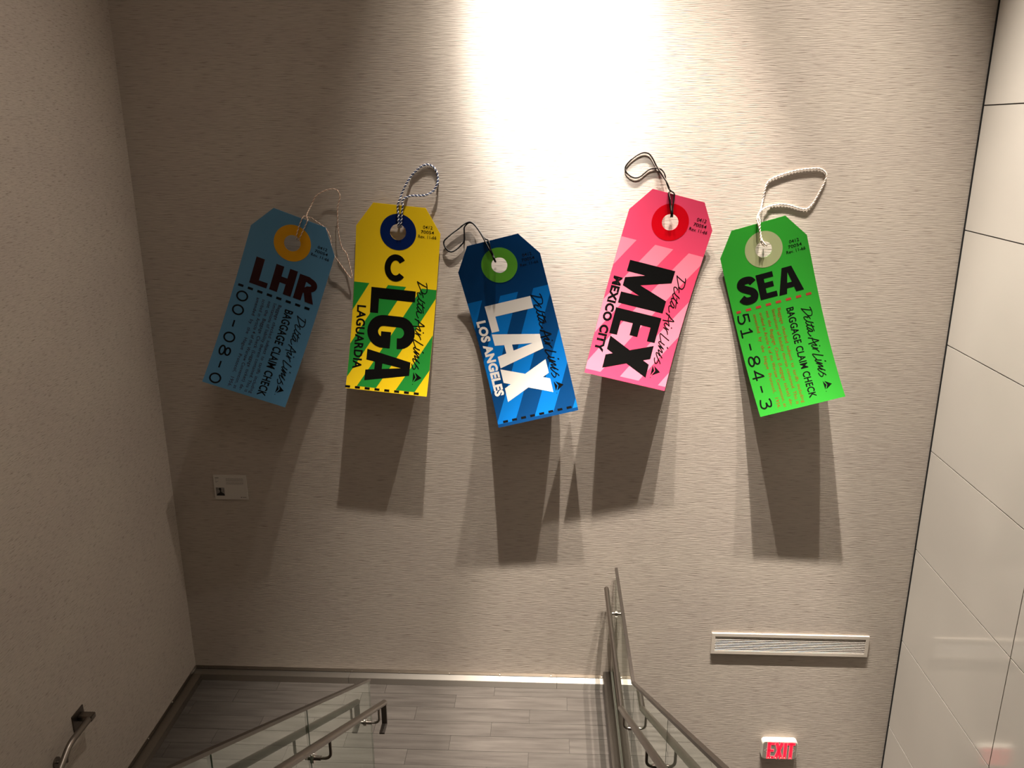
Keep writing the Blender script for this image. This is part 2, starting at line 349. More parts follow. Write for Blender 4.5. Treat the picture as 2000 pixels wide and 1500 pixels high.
LET = {'E': [seg(1.930, lt, 1.930, lb, 0.026), seg(1.920, lt-0.011, 1.976, lt-0.011, 0.022), seg(1.920, zc_, 1.970, zc_, 0.022), seg(1.920, lb+0.011, 1.976, lb+0.011, 0.022)],
       'X': [seg(1.992, lt, 2.038, lb, 0.026), seg(2.038, lt, 1.992, lb, 0.026)], 'I': [seg(2.068, lt, 2.068, lb, 0.026)],
       'T': [seg(2.086, lt-0.011, 2.148, lt-0.011, 0.022), seg(2.117, lt, 2.117, lb, 0.026)]}
for ch, segs in LET.items():
    t = MB(); t2 = MB()
    for q in segs:
        cx = sum(p[0] for p in q)/4; cz = sum(p[1] for p in q)/4
        t.prism(q, 1, -0.0606, -0.0588); 
        lx = math.hypot(q[3][0]-q[0][0], q[3][1]-q[0][1]); d = Vector((q[3][0]-q[0][0], q[3][1]-q[0][1])).normalized(); e_ = Vector((-d.y, d.x))
        gr = []
        for sx_, p in zip(((-1, 1), (-1, -1), (1, -1), (1, 1)), q): gr.append((p[0]+d.x*sx_[0]*0.003+e_.x*sx_[1]*0.003, p[1]+d.y*sx_[0]*0.003+e_.y*sx_[1]*0.003))
        t2.prism(gr, 1, -0.0598, -0.0586)
    L_ = bde(t, 'letter', M_red); bde(t2, 'letter_rim', M_rim, L_)
for x in (1.930, 1.950, 1.992, 2.038, 2.068, 2.117): bde(MB().disc((x, -0.0610, lb+0.008), 1, 0.0042, 0.0012, 10), 'led_lamp', M_led)
for s_ in (-1, 1):
    t = MB(); cx = 2.022+s_*0.128
    t.prism(seg(cx, zc_, cx-s_*0.022, zc_+0.02, 0.003), 1, -0.0596, -0.0588); t.prism(seg(cx, zc_, cx-s_*0.022, zc_-0.02, 0.003), 1, -0.0596, -0.0588)
    bde(t, 'arrow_outline', M_hous)
tag(ex, 'white box exit sign with glowing red letters on the papered wall below the vent', 'exit sign')

# ------------------------------------------------------------------ information plaque
M_card = mat('plaque_white', (0.56, 0.52, 0.47), 0.4); M_ink = mat('plaque_ink', (0.10, 0.085, 0.08), 0.6); M_ink2 = mat('plaque_grey_ink', (0.33, 0.30, 0.27), 0.6); M_pic = mat('plaque_photo_ground', (0.26, 0.235, 0.225), 0.5)
noise_col(M_pic, (60, 60, 60), (0.14, 0.12, 0.115), (0.30, 0.27, 0.255), 0.3, 0.7, detail=3)
pq = empty('wall_plaque', (-2.549, 0, 1.783)); ql = Vector(pq.location)
def bdp(mb, name, m, par=None):
    o = mb.build(name, m, None); o.parent = par or pq; o.matrix_parent_inverse = Matrix() if par else Matrix.Translation(-ql); return o
x0, x1, z0, z1 = -2.683, -2.415, 1.679, 1.888; yf = -0.012
bdp(MB().box((x0, yf, z0), (x1, 0, z1)), 'panel', M_card)
def pbox(a, b, c, d, k=1): return (x0+a, yf-0.0004*k, z1-d), (x0+b, yf+0.001, z1-c)
bdp(MB().box(*pbox(0.014, 0.044, 0.020, 0.025)), 'title_line', M_ink)
t = MB()
for a, b, c in ((0.014, 0.024, 0.036), (0.014, 0.040, 0.050), (0.014, 0.028, 0.058)): t.box(*pbox(a, b, c, c+0.004))
bdp(t, 'caption_lines', M_ink2)
t = MB()
for k, c in enumerate((0.024, 0.0315, 0.039, 0.0465, 0.059, 0.0665, 0.074)):
    x = 0.102
    while x < 0.238:
        wd = random.uniform(0.006, 0.022); xe = min(x+wd, 0.244); t.box(*pbox(x, xe, c, c+0.0042)); x = xe+0.0022
bdp(t, 'paragraph_lines', M_ink2)
ph = bdp(MB().box(*pbox(0.012, 0.082, 0.106, 0.178)), 'photo', M_pic)
t = MB(); cx = x0+0.047
t.prism([(cx+0.010*math.cos(a), z1-0.120+0.012*math.sin(a)) for a in [i*math.pi/6 for i in range(12)]], 1, yf-0.0012, yf)
t.prism([(cx-0.004, z1-0.128), (cx+0.006, z1-0.128), (cx+0.008, z1-0.145), (cx+0.030, z1-0.160), (cx+0.034, z1-0.176), (cx-0.032, z1-0.176), (cx-0.026, z1-0.162), (cx-0.004, z1-0.148)], 1, yf-0.0012, yf)
bdp(t, 'figure_silhouette', M_black, ph)
t = MB(); t.disc((x0+0.215, yf-0.0003, z1-0.190), 1, 0.0045, 0.001, 12); t.box(*pbox(0.223, 0.256, 0.188, 0.192)); bdp(t, 'footer_mark', M_ink)
tag(pq, 'small pale information plaque with a tiny portrait photo on the papered wall', 'plaque')
# ------------------------------------------------------------------ giant luggage tags
W_, T_, CV, LN, HV = 0.6202, 0.3821, 0.1766, 1.4026, 0.1948
SCRIPT= [[(0.2292,0.696),(0.2352,0.7104),(0.2381,0.7308),(0.2375,0.7462),(0.2321,0.7583),(0.223,0.7616),(0.2108,0.7581),(0.2014,0.7505),(0.1865,0.7257),(0.1759,0.707),(0.1695,0.6938),(0.1777,0.6987),(0.198,0.7075),(0.2148,0.7149),(0.2374,0.7218)],[(0.2166,0.7862),(0.2141,0.7766),(0.2061,0.7626),(0.2015,0.7544)],[(0.2019,0.7731),(0.1971,0.7659),(0.1846,0.7594),(0.174,0.7612),(0.175,0.7693),(0.1812,0.7829),(0.1929,0.797),(0.2075,0.8061),(0.2228,0.8124),(0.2313,0.8197)],[(0.1859,0.795),(0.1788,0.8018),(0.1824,0.8106),(0.1942,0.8238),(0.2104,0.8343),(0.22,0.841),(0.2305,0.8479)],[(0.1936,0.8266),(0.1808,0.8259),(0.1791,0.8332),(0.1892,0.8459),(0.2015,0.8573),(0.2107,0.8658),(0.2117,0.8778),(0.1946,0.871),(0.1828,0.8578),(0.1784,0.8487),(0.1857,0.8449)],[(0.2133,0.8175),(0.217,0.8381),(0.2211,0.8609),(0.2243,0.8794)],[(0.2095,0.8792),(0.1942,0.8729),(0.1816,0.8712),(0.1773,0.8779),(0.1822,0.893),(0.1888,0.9047),(0.1949,0.9104)],[(0.1692,0.9169),(0.1928,0.9275),(0.2144,0.9414),(0.2384,0.9553),(0.2179,0.9582),(0.1901,0.9608),(0.1613,0.9619)],[(0.1966,0.922),(0.1973,0.9405),(0.2014,0.9601),(0.2163,0.9865),(0.1916,0.9756),(0.1811,0.978),(0.1835,0.9891),(0.2024,1.0036),(0.2207,1.0101)],[(0.2325,0.9934),(0.239,0.9974)],[(0.1803,1.0027),(0.203,1.0117),(0.2149,1.0242),(0.2225,1.0394)],[(0.2434,1.0715),(0.205,1.0556),(0.1781,1.0433),(0.1713,1.0461),(0.18,1.067),(0.1922,1.0888)],[(0.2224,1.1024),(0.203,1.0957),(0.1823,1.0886),(0.1782,1.0954),(0.1884,1.1048),(0.2032,1.1155),(0.2203,1.1268),(0.202,1.1204),(0.1825,1.1137),(0.2002,1.1278),(0.2147,1.1397),(0.2199,1.149),(0.2039,1.1433),(0.1891,1.1379),(0.1931,1.1469),(0.2088,1.1643),(0.2294,1.1818)],[(0.2416,1.1104),(0.2509,1.1182)],[(0.2093,1.1724),(0.1972,1.1611),(0.1835,1.156),(0.1799,1.1603),(0.1889,1.1746),(0.2045,1.1921),(0.2167,1.2033),(0.2259,1.2164)],[(0.2063,1.1952),(0.2056,1.2082),(0.1982,1.218),(0.1886,1.2167),(0.18,1.2011),(0.1771,1.1872)]]
EMB= [[(0.1896, 1.2528), (0.2074, 1.2864), (0.1903, 1.3193)], [(0.2003, 1.2557), (0.2462, 1.2875), (0.1978, 1.3186), (0.2138, 1.2859)], [(0.1926, 1.3288), (0.1963, 1.3309), (0.194, 1.3358), (0.1903, 1.3337)]]
CORD_LHR= [(-1.793,-0.185,3.789),(-1.79,-0.213,3.817),(-1.768,-0.22,3.878),(-1.739,-0.225,3.939),(-1.73,-0.205,3.956),(-1.748,-0.09,3.945),(-1.736,-0.07,3.938),(-1.719,-0.06,3.934),(-1.692,-0.05,3.911),(-1.652,-0.05,3.883),(-1.62,-0.05,3.855),(-1.594,-0.05,3.803),(-1.588,-0.05,3.736),(-1.578,-0.045,3.672),(-1.532,-0.035,3.592),(-1.47,-0.03,3.499),(-1.453,-0.03,3.504),(-1.465,-0.03,3.586),(-1.484,-0.03,3.671),(-1.513,-0.03,3.712),(-1.528,-0.035,3.781),(-1.534,-0.035,3.874),(-1.531,-0.035,3.95),(-1.528,-0.035,4.001),(-1.51,-0.035,4.062),(-1.506,-0.035,4.092),(-1.522,-0.035,4.125),(-1.555,-0.035,4.135),(-1.597,-0.035,4.127),(-1.633,-0.04,4.113),(-1.679,-0.05,4.081),(-1.71,-0.07,4.019),(-1.712,-0.185,3.965),(-1.698,-0.225,3.934),(-1.727,-0.22,3.879),(-1.768,-0.213,3.807),(-1.786,-0.185,3.784)]
CORD_LGA= [(-1.097,-0.012,3.862),(-1.09,-0.048,3.886),(-1.086,-0.052,3.94),(-1.089,-0.055,4.002),(-1.081,-0.056,4.039),(-1.068,-0.052,4.067),(-1.055,-0.035,4.106),(-1.024,-0.03,4.167),(-0.987,-0.011,4.222),(-0.948,-0.011,4.262),(-0.91,-0.011,4.29),(-0.872,-0.011,4.302),(-0.835,-0.011,4.29),(-0.809,-0.011,4.258),(-0.798,-0.011,4.21),(-0.803,-0.03,4.166),(-0.829,-0.035,4.122),(-0.865,-0.05,4.099),(-0.911,-0.05,4.089),(-0.97,-0.05,4.089),(-1.012,-0.05,4.081),(-1.04,-0.055,4.067),(-1.055,-0.06,4.039),(-1.049,-0.058,4.023),(-1.057,-0.055,3.982),(-1.063,-0.052,3.932),(-1.071,-0.048,3.886),(-1.078,-0.012,3.862)]
CORD_LAX= [(-0.39,-0.02,3.614),(-0.391,-0.102,3.641),(-0.402,-0.107,3.675),(-0.421,-0.117,3.723),(-0.429,-0.122,3.764),(-0.438,-0.117,3.784),(-0.459,-0.112,3.792),(-0.486,-0.097,3.825),(-0.52,-0.035,3.858),(-0.544,-0.025,3.886),(-0.574,-0.02,3.896),(-0.595,-0.018,3.886),(-0.614,-0.018,3.862),(-0.616,-0.018,3.827),(-0.615,-0.018,3.786),(-0.622,-0.018,3.756),(-0.649,-0.018,3.726),(-0.68,-0.018,3.7),(-0.707,-0.018,3.686),(-0.731,-0.018,3.689),(-0.752,-0.018,3.708),(-0.766,-0.018,3.738),(-0.765,-0.018,3.762),(-0.744,-0.018,3.785),(-0.701,-0.018,3.821),(-0.656,-0.018,3.853),(-0.616,-0.02,3.884),(-0.586,-0.022,3.899),(-0.562,-0.026,3.897),(-0.535,-0.035,3.876),(-0.501,-0.097,3.845),(-0.471,-0.112,3.798),(-0.453,-0.122,3.764),(-0.427,-0.117,3.714),(-0.408,-0.107,3.675),(-0.397,-0.102,3.644),(-0.393,-0.02,3.614)]
CORD_MEX= [(0.865,-0.015,3.939),(0.859,-0.067,3.962),(0.85,-0.07,4.024),(0.842,-0.073,4.072),(0.832,-0.072,4.106),(0.842,-0.067,4.124),(0.819,-0.062,4.179),(0.801,-0.03,4.208),(0.776,-0.025,4.245),(0.752,-0.01,4.281),(0.729,-0.01,4.322),(0.71,-0.01,4.352),(0.689,-0.01,4.373),(0.657,-0.01,4.38),(0.623,-0.01,4.37),(0.58,-0.01,4.342),(0.543,-0.01,4.305),(0.529,-0.01,4.278),(0.537,-0.01,4.248),(0.564,-0.01,4.222),(0.595,-0.01,4.209),(0.63,-0.01,4.214),(0.66,-0.01,4.237),(0.694,-0.01,4.264),(0.728,-0.01,4.274),(0.759,-0.01,4.274),(0.787,-0.01,4.261),(0.805,-0.025,4.235),(0.815,-0.03,4.194),(0.831,-0.064,4.142),(0.848,-0.072,4.122),(0.87,-0.077,4.106),(0.871,-0.074,4.065),(0.866,-0.071,4.013),(0.867,-0.067,3.962),(0.874,-0.015,3.939)]
CORD_SEA= [(1.539,-0.009,3.734),(1.503,-0.066,3.766),(1.49,-0.069,3.828),(1.473,-0.072,3.886),(1.461,-0.069,3.924),(1.465,-0.062,3.951),(1.485,-0.03,3.977),(1.493,-0.025,4.005),(1.504,-0.009,4.06),(1.511,-0.009,4.117),(1.522,-0.009,4.164),(1.543,-0.009,4.194),(1.588,-0.009,4.217),(1.652,-0.009,4.24),(1.725,-0.009,4.259),(1.804,-0.009,4.269),(1.87,-0.009,4.271),(1.909,-0.009,4.254),(1.928,-0.009,4.226),(1.918,-0.009,4.173),(1.891,-0.009,4.107),(1.86,-0.009,4.041),(1.831,-0.009,4.004),(1.808,-0.009,3.993),(1.76,-0.009,4.0),(1.711,-0.009,4.015),(1.662,-0.009,4.025),(1.614,-0.009,4.025),(1.558,-0.009,4.013),(1.513,-0.025,3.998),(1.478,-0.058,3.979),(1.469,-0.066,3.952),(1.48,-0.074,3.91),(1.485,-0.071,3.857),(1.5,-0.068,3.799),(1.52,-0.067,3.761),(1.553,-0.03,3.737)]

FIT = {'LHR': (-1.7552, -0.5908, -0.3718, 0.2167, -0.0681, 0.033, 0.134, -0.0632, -0.0526),
       'LGA': (-1.0761, -0.5189, -0.1007, 0.0448, -0.07, 0.0405, 0.2022, -0.0008, 0.0032),
       'LAX': (-0.4067, -0.7556, 0.2496, 0.113, -0.1488, -0.0677, 0.4029, -0.034, 0.0704),
       'MEX': (0.9043, -0.4496, -0.249, 0.0682, -0.1189, 0.1669, 0.1328, -0.0457, -0.0159),
       'SEA': (1.4746, -0.6415, 0.2906, 0.0557, -0.05, -0.0382, 0.288, 0.0018, 0.0476)}
def surf(p):
    """bent sheet: (u across, v down) -> world, off = distance in front of the sheet"""
    x0, z0, r, s0, a, b, c, t, g = p; N = 200; H = 1.5/N; cc = [0.0]; ss = [0.0]
    for i in range(N):
        v = (i+0.5)*H; ph = a+b*v+c*v*v; cc.append(cc[-1]+math.cos(ph)*H); ss.append(ss[-1]+math.sin(ph)*H)
    cr, sr = math.cos(r), math.sin(r)
    def f(u, v, off=0.0):
        u *= 0.9916; v *= 0.9942
        k = min(max(v/H, 0), N-1e-6); i = int(k); q = k-i; cv = cc[i]*(1-q)+cc[i+1]*q; sv = ss[i]*(1-q)+ss[i+1]*q
        s = s0+sv+u*(g+t*v)+off
        return (x0+cr*u+sr*cv, -s, z0+4.54+sr*u-cr*cv)
    return f
def cut_grid(bm):
    def bis(ax, lo, hi, st):
        x = math.ceil(lo/st)*st
        while x < hi:
            co = Vector((0, 0, 0)); co[ax] = x; no = Vector((0, 0, 0)); no[ax] = 1
            bmesh.ops.bisect_plane(bm, geom=bm.verts[:]+bm.edges[:]+bm.faces[:], dist=1e-6, plane_co=co, plane_no=no); x += st
    if not bm.verts: return
    us = [v.co.x for v in bm.verts]; vs = [v.co.y for v in bm.verts]
    bis(1, min(vs)+1e-4, max(vs)-1e-4, 0.035); bis(0, min(us)+1e-4, max(us)-1e-4, 0.1)
def put(bm, f, off, name, m, root, thick=0.0, label=None):
    """take a flat (u, v) bmesh, cut it on the sheet's grid and lay it on the sheet"""
    cut_grid(bm); bm.normal_update()
    V = [f(v.co.x, v.co.y, off+v.co.z) for v in bm.verts]; bm.verts.index_update(); F = [[v.index for v in fc.verts] for fc in bm.faces]
    out = []
    for q in F:   # face the room (-y)
        a, b, c = Vector(V[q[0]]), Vector(V[q[1]]), Vector(V[q[2]]); nn = (b-a).cross(c-a)
        if len(q) > 3 and nn.length < 1e-12: nn = (Vector(V[q[2]])-a).cross(Vector(V[q[3]])-a)
        out.append(q if nn.y < 0 else q[::-1])
    F = out; nf = len(F); mi = [0]*nf
    if thick:
        n0 = len(V); V2 = [(x, y+thick, z) for x, y, z in V]; edges = {}
        for q in F:
            for i in range(len(q)): e = (q[i], q[(i+1) % len(q)]); edges[e] = 1
        bd = [e for e in edges if (e[1], e[0]) not in edges]; V = V+V2; F = F+[[i+n0 for i in q[::-1]] for q in F[:nf]]
        k = len(V)
        for a, b in bd:
            V += [V[a], V[b], V[b+n0], V[a+n0]]; F.append([k+3, k+2, k+1, k]); k += 4
    me = bpy.data.meshes.new(name); L0 = root.location
    me.from_pydata([(x-L0.x, y-L0.y, z-L0.z) for x, y, z in V], [], F); me.polygons.foreach_set('use_smooth', [True]*len(F)); me.update()
    o = link(name, me, m, root)
    if label: o['label'] = label
    bm.free(); return o
def bm_polys(polys, layer=0.0):
    bm = bmesh.new()
    for p in polys:
        q = [bm.verts.new((x, y, len(bm.faces)*layer)) for x, y in p]
        try: bm.faces.new(q)
        except ValueError: pass
    return bm
def stroke(pts, wd, closed=False, taper=False):
    """constant-width ribbon along a polyline -> quads with mitred joints"""
    P = [Vector(p) for p in pts]; n = len(P); Ls = []; Rs = []
    for i in range(n):
        a = P[i-1] if (i > 0 or closed) else None; b = P[(i+1) % n] if (i < n-1 or closed) else None
        d1 = (P[i]-a).normalized() if a is not None else None; d2 = (b-P[i]).normalized() if b is not None else None
        if d1 is None: d1 = d2
        if d2 is None: d2 = d1
        nrm = Vector((-(d1.y+d2.y), d1.x+d2.x)); 
        if nrm.length < 1e-6: nrm = Vector((-d1.y, d1.x))
        nrm.normalize(); k = wd/2/max(0.55, nrm.dot(Vector((-d1.y, d1.x)))); 
        Ls.append(P[i]+nrm*k); Rs.append(P[i]-nrm*k)
    m = n if closed else n-1
    return [[tuple(Ls[i]), tuple(Rs[i]), tuple(Rs[(i+1) % n]), tuple(Ls[(i+1) % n])] for i in range(m)]
def smooth2(pts, k=4):
    P = [Vector(p) for p in pts]; 
    if len(P) < 3: return pts
    out = []
    for i in range(len(P)-1):
        p0 = P[max(i-1, 0)]; p1 = P[i]; p2 = P[i+1]; p3 = P[min(i+2, len(P)-1)]
        for j in range(k):
            t = j/k; out.append(tuple(0.5*((2*p1)+(p2-p0)*t+(2*p0-5*p1+4*p2-p3)*t*t+(3*p1-p0-3*p2+p3)*t**3)))
    out.append(tuple(P[-1])); return out
def arc(cx, cy, rx, ry, a0, a1, n=14):
    return [(cx+rx*math.cos(math.radians(a0+(a1-a0)*i/n)), cy+ry*math.sin(math.radians(a0+(a1-a0)*i/n))) for i in range(n+1)]
def glyph(ch, w, h, ts, tb):
    """heavy grotesque capitals in a w x h box; ts stem, tb bar thickness -> polygons"""
    bx = lambda a, b, c, d: [(a, b), (c, b), (c, d), (a, d)]
    if ch == 'L': return [bx(0, tb, ts, h), bx(0, 0, w, tb)]
    if ch == 'H': return [bx(0, 0, ts, h), bx(w-ts, 0, w, h), bx(ts, h/2-tb/2, w-ts, h/2+tb/2)]
    if ch == 'E': return [bx(0, 0, ts, h), bx(ts, 0, w, tb), bx(ts, h-tb, w*0.97, h), bx(ts, h*0.52-tb/2, w*0.9, h*0.52+tb/2)]
    if ch == 'A':
        a = ts*0.62; y1, y2 = h*0.20, h*0.20+tb*0.95; f = lambda y: (w/2-a)*y/h
        return [[(0, 0), (ts, 0), (w/2+0.0, h*0.80), (w/2, h), (w/2-a, h)], [(w, 0), (w/2+a, h), (w/2, h), (w/2, h*0.80), (w-ts, 0)],
                [(f(y1)+ts*0.5, y1), (w-f(y1)-ts*0.5, y1), (w-f(y2)-ts*0.5, y2), (f(y2)+ts*0.5, y2)]]
    if ch == 'X':
        return [[(0, 0), (ts*1.15, 0), (w, h), (w-ts*1.15, h)], [(0, h), (w-ts*1.15, 0), (w, 0), (ts*1.15, h)]]
    if ch == 'M':
        return [bx(0, 0, ts, h), bx(w-ts, 0, w, h), [(ts*0.2, h), (ts*1.1, h), (w/2+ts*0.05, h*0.32), (w/2, 0.0), (w/2-ts*0.36, 0)][:], [(w-ts*0.2, h), (w/2+ts*0.36, 0), (w/2, 0), (w/2-ts*0.05, h*0.32), (w-ts*1.1, h)]]
    if ch == 'R':
        r = h*0.30; P = stroke([(0, h-tb/2), (w*0.45, h-tb/2)]+arc(w*0.50, h-tb/2-(h*0.5-tb)/2-tb*0.28, w*0.5-ts/2, (h*0.56-tb)/2, 80, -80, 12)+[(w*0.45, h*0.44), (0, h*0.44)], tb*1.02)
        return [bx(0, 0, ts, h)]+P+[[(w*0.36, h*0.46), (w*0.36+ts*1.0, h*0.46), (w, 0), (w-ts*1.08, 0)]]
    if ch == 'C':
        return stroke(arc(w/2, h/2, w/2-ts/2, h/2-tb/2, 38, 322, 30), (ts+tb)/2)
    if ch == 'G':
        P = stroke([(w-ts/2, h*0.64)]+arc(w/2, h*0.67, w/2-ts/2, h*0.33-tb/2, 12, 180, 14)+arc(w/2, h*0.33, w/2-ts/2, h*0.33-tb/2, 180, 340, 14)+[(w-ts/2, h*0.30), (w-ts/2, h*0.50)], ts)
        return P+[bx(w*0.50, h*0.50-tb, w, h*0.50)]
    if ch == 'S':
        pts = [(0.84, 0.745), (0.72, 0.855), (0.50, 0.885), (0.30, 0.85), (0.20, 0.735), (0.27, 0.625), (0.50, 0.52), (0.72, 0.42), (0.80, 0.285), (0.71, 0.155), (0.48, 0.115), (0.27, 0.15), (0.12, 0.27)]
        return stroke(smooth2([(x*w, y*h) for x, y in pts], 4), (ts+tb)/2)
    if ch == '0': return stroke(arc(w/2, h/2, w/2-ts/2, h/2-ts/2, 90, 450, 28)[:-1], ts, True)
    if ch == '8': return stroke(arc(w/2, h*0.75, w*0.42-ts/2, h*0.27-ts/2, 90, 450, 20)[:-1], ts, True)+stroke(arc(w/2, h*0.28, w/2-ts/2, h*0.28-ts/2, 90, 450, 22)[:-1], ts, True)
    if ch == '1': return [bx(w/2-ts/2, ts, w/2+ts/2, h)]+[bx(w*0.12, 0, w*0.9, ts)]+stroke([(w*0.14, h*0.76), (w*0.30, h*0.80), (w*0.46, h*0.94)], ts*0.9)
    if ch == '-': return [bx(w*0.18, h*0.42, w*0.82, h*0.42+ts)]
    if ch == '5': return stroke([(w*0.92, h-ts/2), (w*0.20, h-ts/2), (w*0.14, h*0.52)], ts)+stroke(smooth2([(w*0.14, h*0.53), (w*0.42, h*0.60), (w*0.72, h*0.56), (w-ts/2, h*0.33), (w*0.78, h*0.10), (w*0.46, ts/2), (w*0.10, h*0.13)], 4), ts)
    if ch == '4': return [bx(w*0.66, 0, w*0.66+ts, h), bx(0, h*0.26, w, h*0.26+ts)]+stroke([(w*0.68, h-ts/2), (ts*0.6, h*0.28)], ts)
    if ch == '3': return stroke(smooth2([(w*0.12, h*0.86), (w*0.42, h-ts/2), (w*0.82, h*0.86), (w*0.80, h*0.64), (w*0.42, h*0.54)], 4), ts)+stroke(smooth2([(w*0.42, h*0.54), (w*0.80, h*0.49), (w-ts/2, h*0.28), (w*0.76, h*0.07), (w*0.44, ts/2), (w*0.06, h*0.15)], 4), ts)
FC = {}
def text_geo(s, bold=0.0, space=1.0, word=1.0):
    key = (s, bold, space, word)
    if key in FC: return FC[key]
    cu = bpy.data.curves.new('t', 'FONT'); cu.body = s; cu.size = 1.0; cu.offset = bold; cu.space_character = space; cu.space_word = word; cu.resolution_u = 3; cu.fill_mode = 'FRONT'
    o = bpy.data.objects.new('t', cu); C.objects.link(o); dg = bpy.context.evaluated_depsgraph_get(); me = bpy.data.meshes.new_from_object(o.evaluated_get(dg))
    V = [(v.co.x, v.co.y) for v in me.vertices]; F = [list(p.vertices) for p in me.polygons]
    bpy.data.objects.remove(o); bpy.data.curves.remove(cu); bpy.data.meshes.remove(me); FC[key] = (V, F); return V, F
def text_bm(s, start, base_, length, cap, rot, bold=0.0, space=1.0, word=1.0):
    """rot: reads down the tag (+v) with letter tops to +u; else reads along +u. start/length along reading, base_ = baseline"""
    V, F = text_geo(s, bold, space, word); xs = [v[0] for v in V]; x0, x1 = min(xs), max(xs)
    hy = [v[1] for v in text_geo('H')[0]]; ch = max(hy)-min(hy)
    kx = length/(x1-x0); ky = cap/ch; bm = bmesh.new()
    vs = [bm.verts.new(((base_+y*ky, start+(x-x0)*kx, 0) if rot else (start+(x-x0)*kx, base_-y*ky, 0))) for x, y in V]
    for q in F:
        try: bm.faces.new([vs[i] for i in q])
        except ValueError: pass
    return bm
def glyph_bm(ch, w, h, ts, tb, start, base_, rot):
    P = glyph(ch, w, h, ts, tb)
    return bm_polys([[((base_+y, start+x) if rot else (start+x, base_-y)) for x, y in q] for q in P], 0.00002)
def tube_strand(pts, strands, pitch, seg=6):
    """strands: (radius, offset, phase, material index); pitch None = strands lie side by side"""
    P = [Vector(p) for p in pts]; D = []
    for i in range(len(P)-1):
        p0 = P[max(i-1, 0)]; p1 = P[i]; p2 = P[i+1]; p3 = P[min(i+2, len(P)-1)]; k = max(3, int((p2-p1).length/(0.0028 if pitch else 0.008)))
        for j in range(k):
            t = j/k; D.append(0.5*((2*p1)+(p2-p0)*t+(2*p0-5*p1+4*p2-p3)*t*t+(3*p1-p0-3*p2+p3)*t**3))
    D.append(P[-1]); V = []; F = []; mi = []
    fr = []; s = 0
    for i, p in enumerate(D):
        t = (D[min(i+1, len(D)-1)]-D[max(i-1, 0)]).normalized(); n_ = Vector((0, -1, 0)); n_ = (n_-t*n_.dot(t)).normalized(); b = t.cross(n_)
        if i: s += (D[i]-D[i-1]).length
        fr.append((p, t, n_, b, s))
    for r, off, ph, m in strands:
        n0 = len(V)
        for p, t, n_, b, s in fr:
            if pitch: a = 2*math.pi*s/pitch+ph; c = p+(n_*math.cos(a)+b*math.sin(a))*off
            else: c = p+(Vector((0, 0, 1))*off if ph == 0 else Vector((0.3, -0.5, 0.8))*off)
            for j in range(seg): q = 2*math.pi*j/seg; V.append(tuple(c+(n_*math.cos(q)+b*math.sin(q))*r))
        for i in range(len(fr)-1):
            for j in range(seg): a = n0+i*seg+j; b_ = n0+i*seg+(j+1) % seg; F.append((a, a+seg, b_+seg, b_)); mi.append(m)
    return V, F, mi
ink = lambda n, c, r=0.42: mat(n, c, 0.2, spec=0.35)
K = ink('print_black', (0.004, 0.004, 0.004))
SHEET = {'LHR': (0.085, 0.225, 0.37), 'LGA': (0.82, 0.56, 0.012), 'LAX': (0.002, 0.036, 0.125), 'MEX': (0.66, 0.055, 0.125), 'SEA': (0.021, 0.215, 0.020)}
RING = {'LHR': (0.60, 0.28, 0.008), 'LGA': (0.003, 0.014, 0.09), 'LAX': (0.10, 0.34, 0.03), 'MEX': (0.52, 0.002, 0.008), 'SEA': (0.25, 0.27, 0.14)}
STR = {'LGA': (0.018, 0.24, 0.035), 'LAX': (0.003, 0.12, 0.40), 'MEX': (0.72, 0.19, 0.27)}
LAB = {'LHR': 'giant slate-blue luggage tag with LHR lettering and orange hole ring, leftmost on the wall',
       'LGA': 'giant yellow luggage tag with green diagonal stripes and black LGA lettering',
       'LAX': 'giant blue luggage tag with white LAX lettering and green hole ring',
       'MEX': 'giant pink luggage tag with black MEX lettering and red hole ring',
       'SEA': 'giant green luggage tag with black SEA lettering and cream hole ring'}
CORDL = {'LHR': 'thin pale twine loop', 'LGA': 'white and navy twisted cord loop', 'LAX': 'black cord loop', 'MEX': 'dark brown cord loop', 'SEA': 'thick cream twisted cord loop'}
cordm = {'LHR': (mat('twine_pale', (0.80, 0.66, 0.52), 0.8), mat('twine_rust', (0.42, 0.24, 0.17), 0.8)), 'LGA': (mat('cord_white', (0.70, 0.70, 0.72), 0.7), mat('cord_navy', (0.012, 0.03, 0.10), 0.7)),
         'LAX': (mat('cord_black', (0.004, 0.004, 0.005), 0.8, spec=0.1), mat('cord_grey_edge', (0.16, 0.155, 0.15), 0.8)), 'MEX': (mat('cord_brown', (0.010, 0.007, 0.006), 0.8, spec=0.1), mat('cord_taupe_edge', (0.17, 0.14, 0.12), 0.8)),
         'SEA': (mat('cord_cream', (0.78, 0.68, 0.60), 0.8), mat('cord_cream_shade', (0.66, 0.54, 0.46), 0.8))}
cords = {'LHR': (CORD_LHR, [(0.0026, 0.0020, 0, 0), (0.0026, 0.0020, math.pi, 1)], 0.030), 'LGA': (CORD_LGA, [(0.0046, 0.0040, 0, 0), (0.0046, 0.0040, math.pi, 1)], 0.026),
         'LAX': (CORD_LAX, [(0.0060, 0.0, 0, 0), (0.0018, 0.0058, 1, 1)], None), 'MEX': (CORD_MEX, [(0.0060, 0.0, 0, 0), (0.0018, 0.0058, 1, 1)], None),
         'SEA': (CORD_SEA, [(0.0040, 0.0022, 0, 0), (0.0040, 0.0022, math.pi, 1)], 0.045)}
SMALL = ['Baggage checked subject to tariffs including', 'limitations of liability therein contained. This is', 'not the Baggage Check (Luggage ticket) de-', 'scribed in Article 4 of the Warsaw Convention, as', 'amended by the Hague Protocol, 1956.']
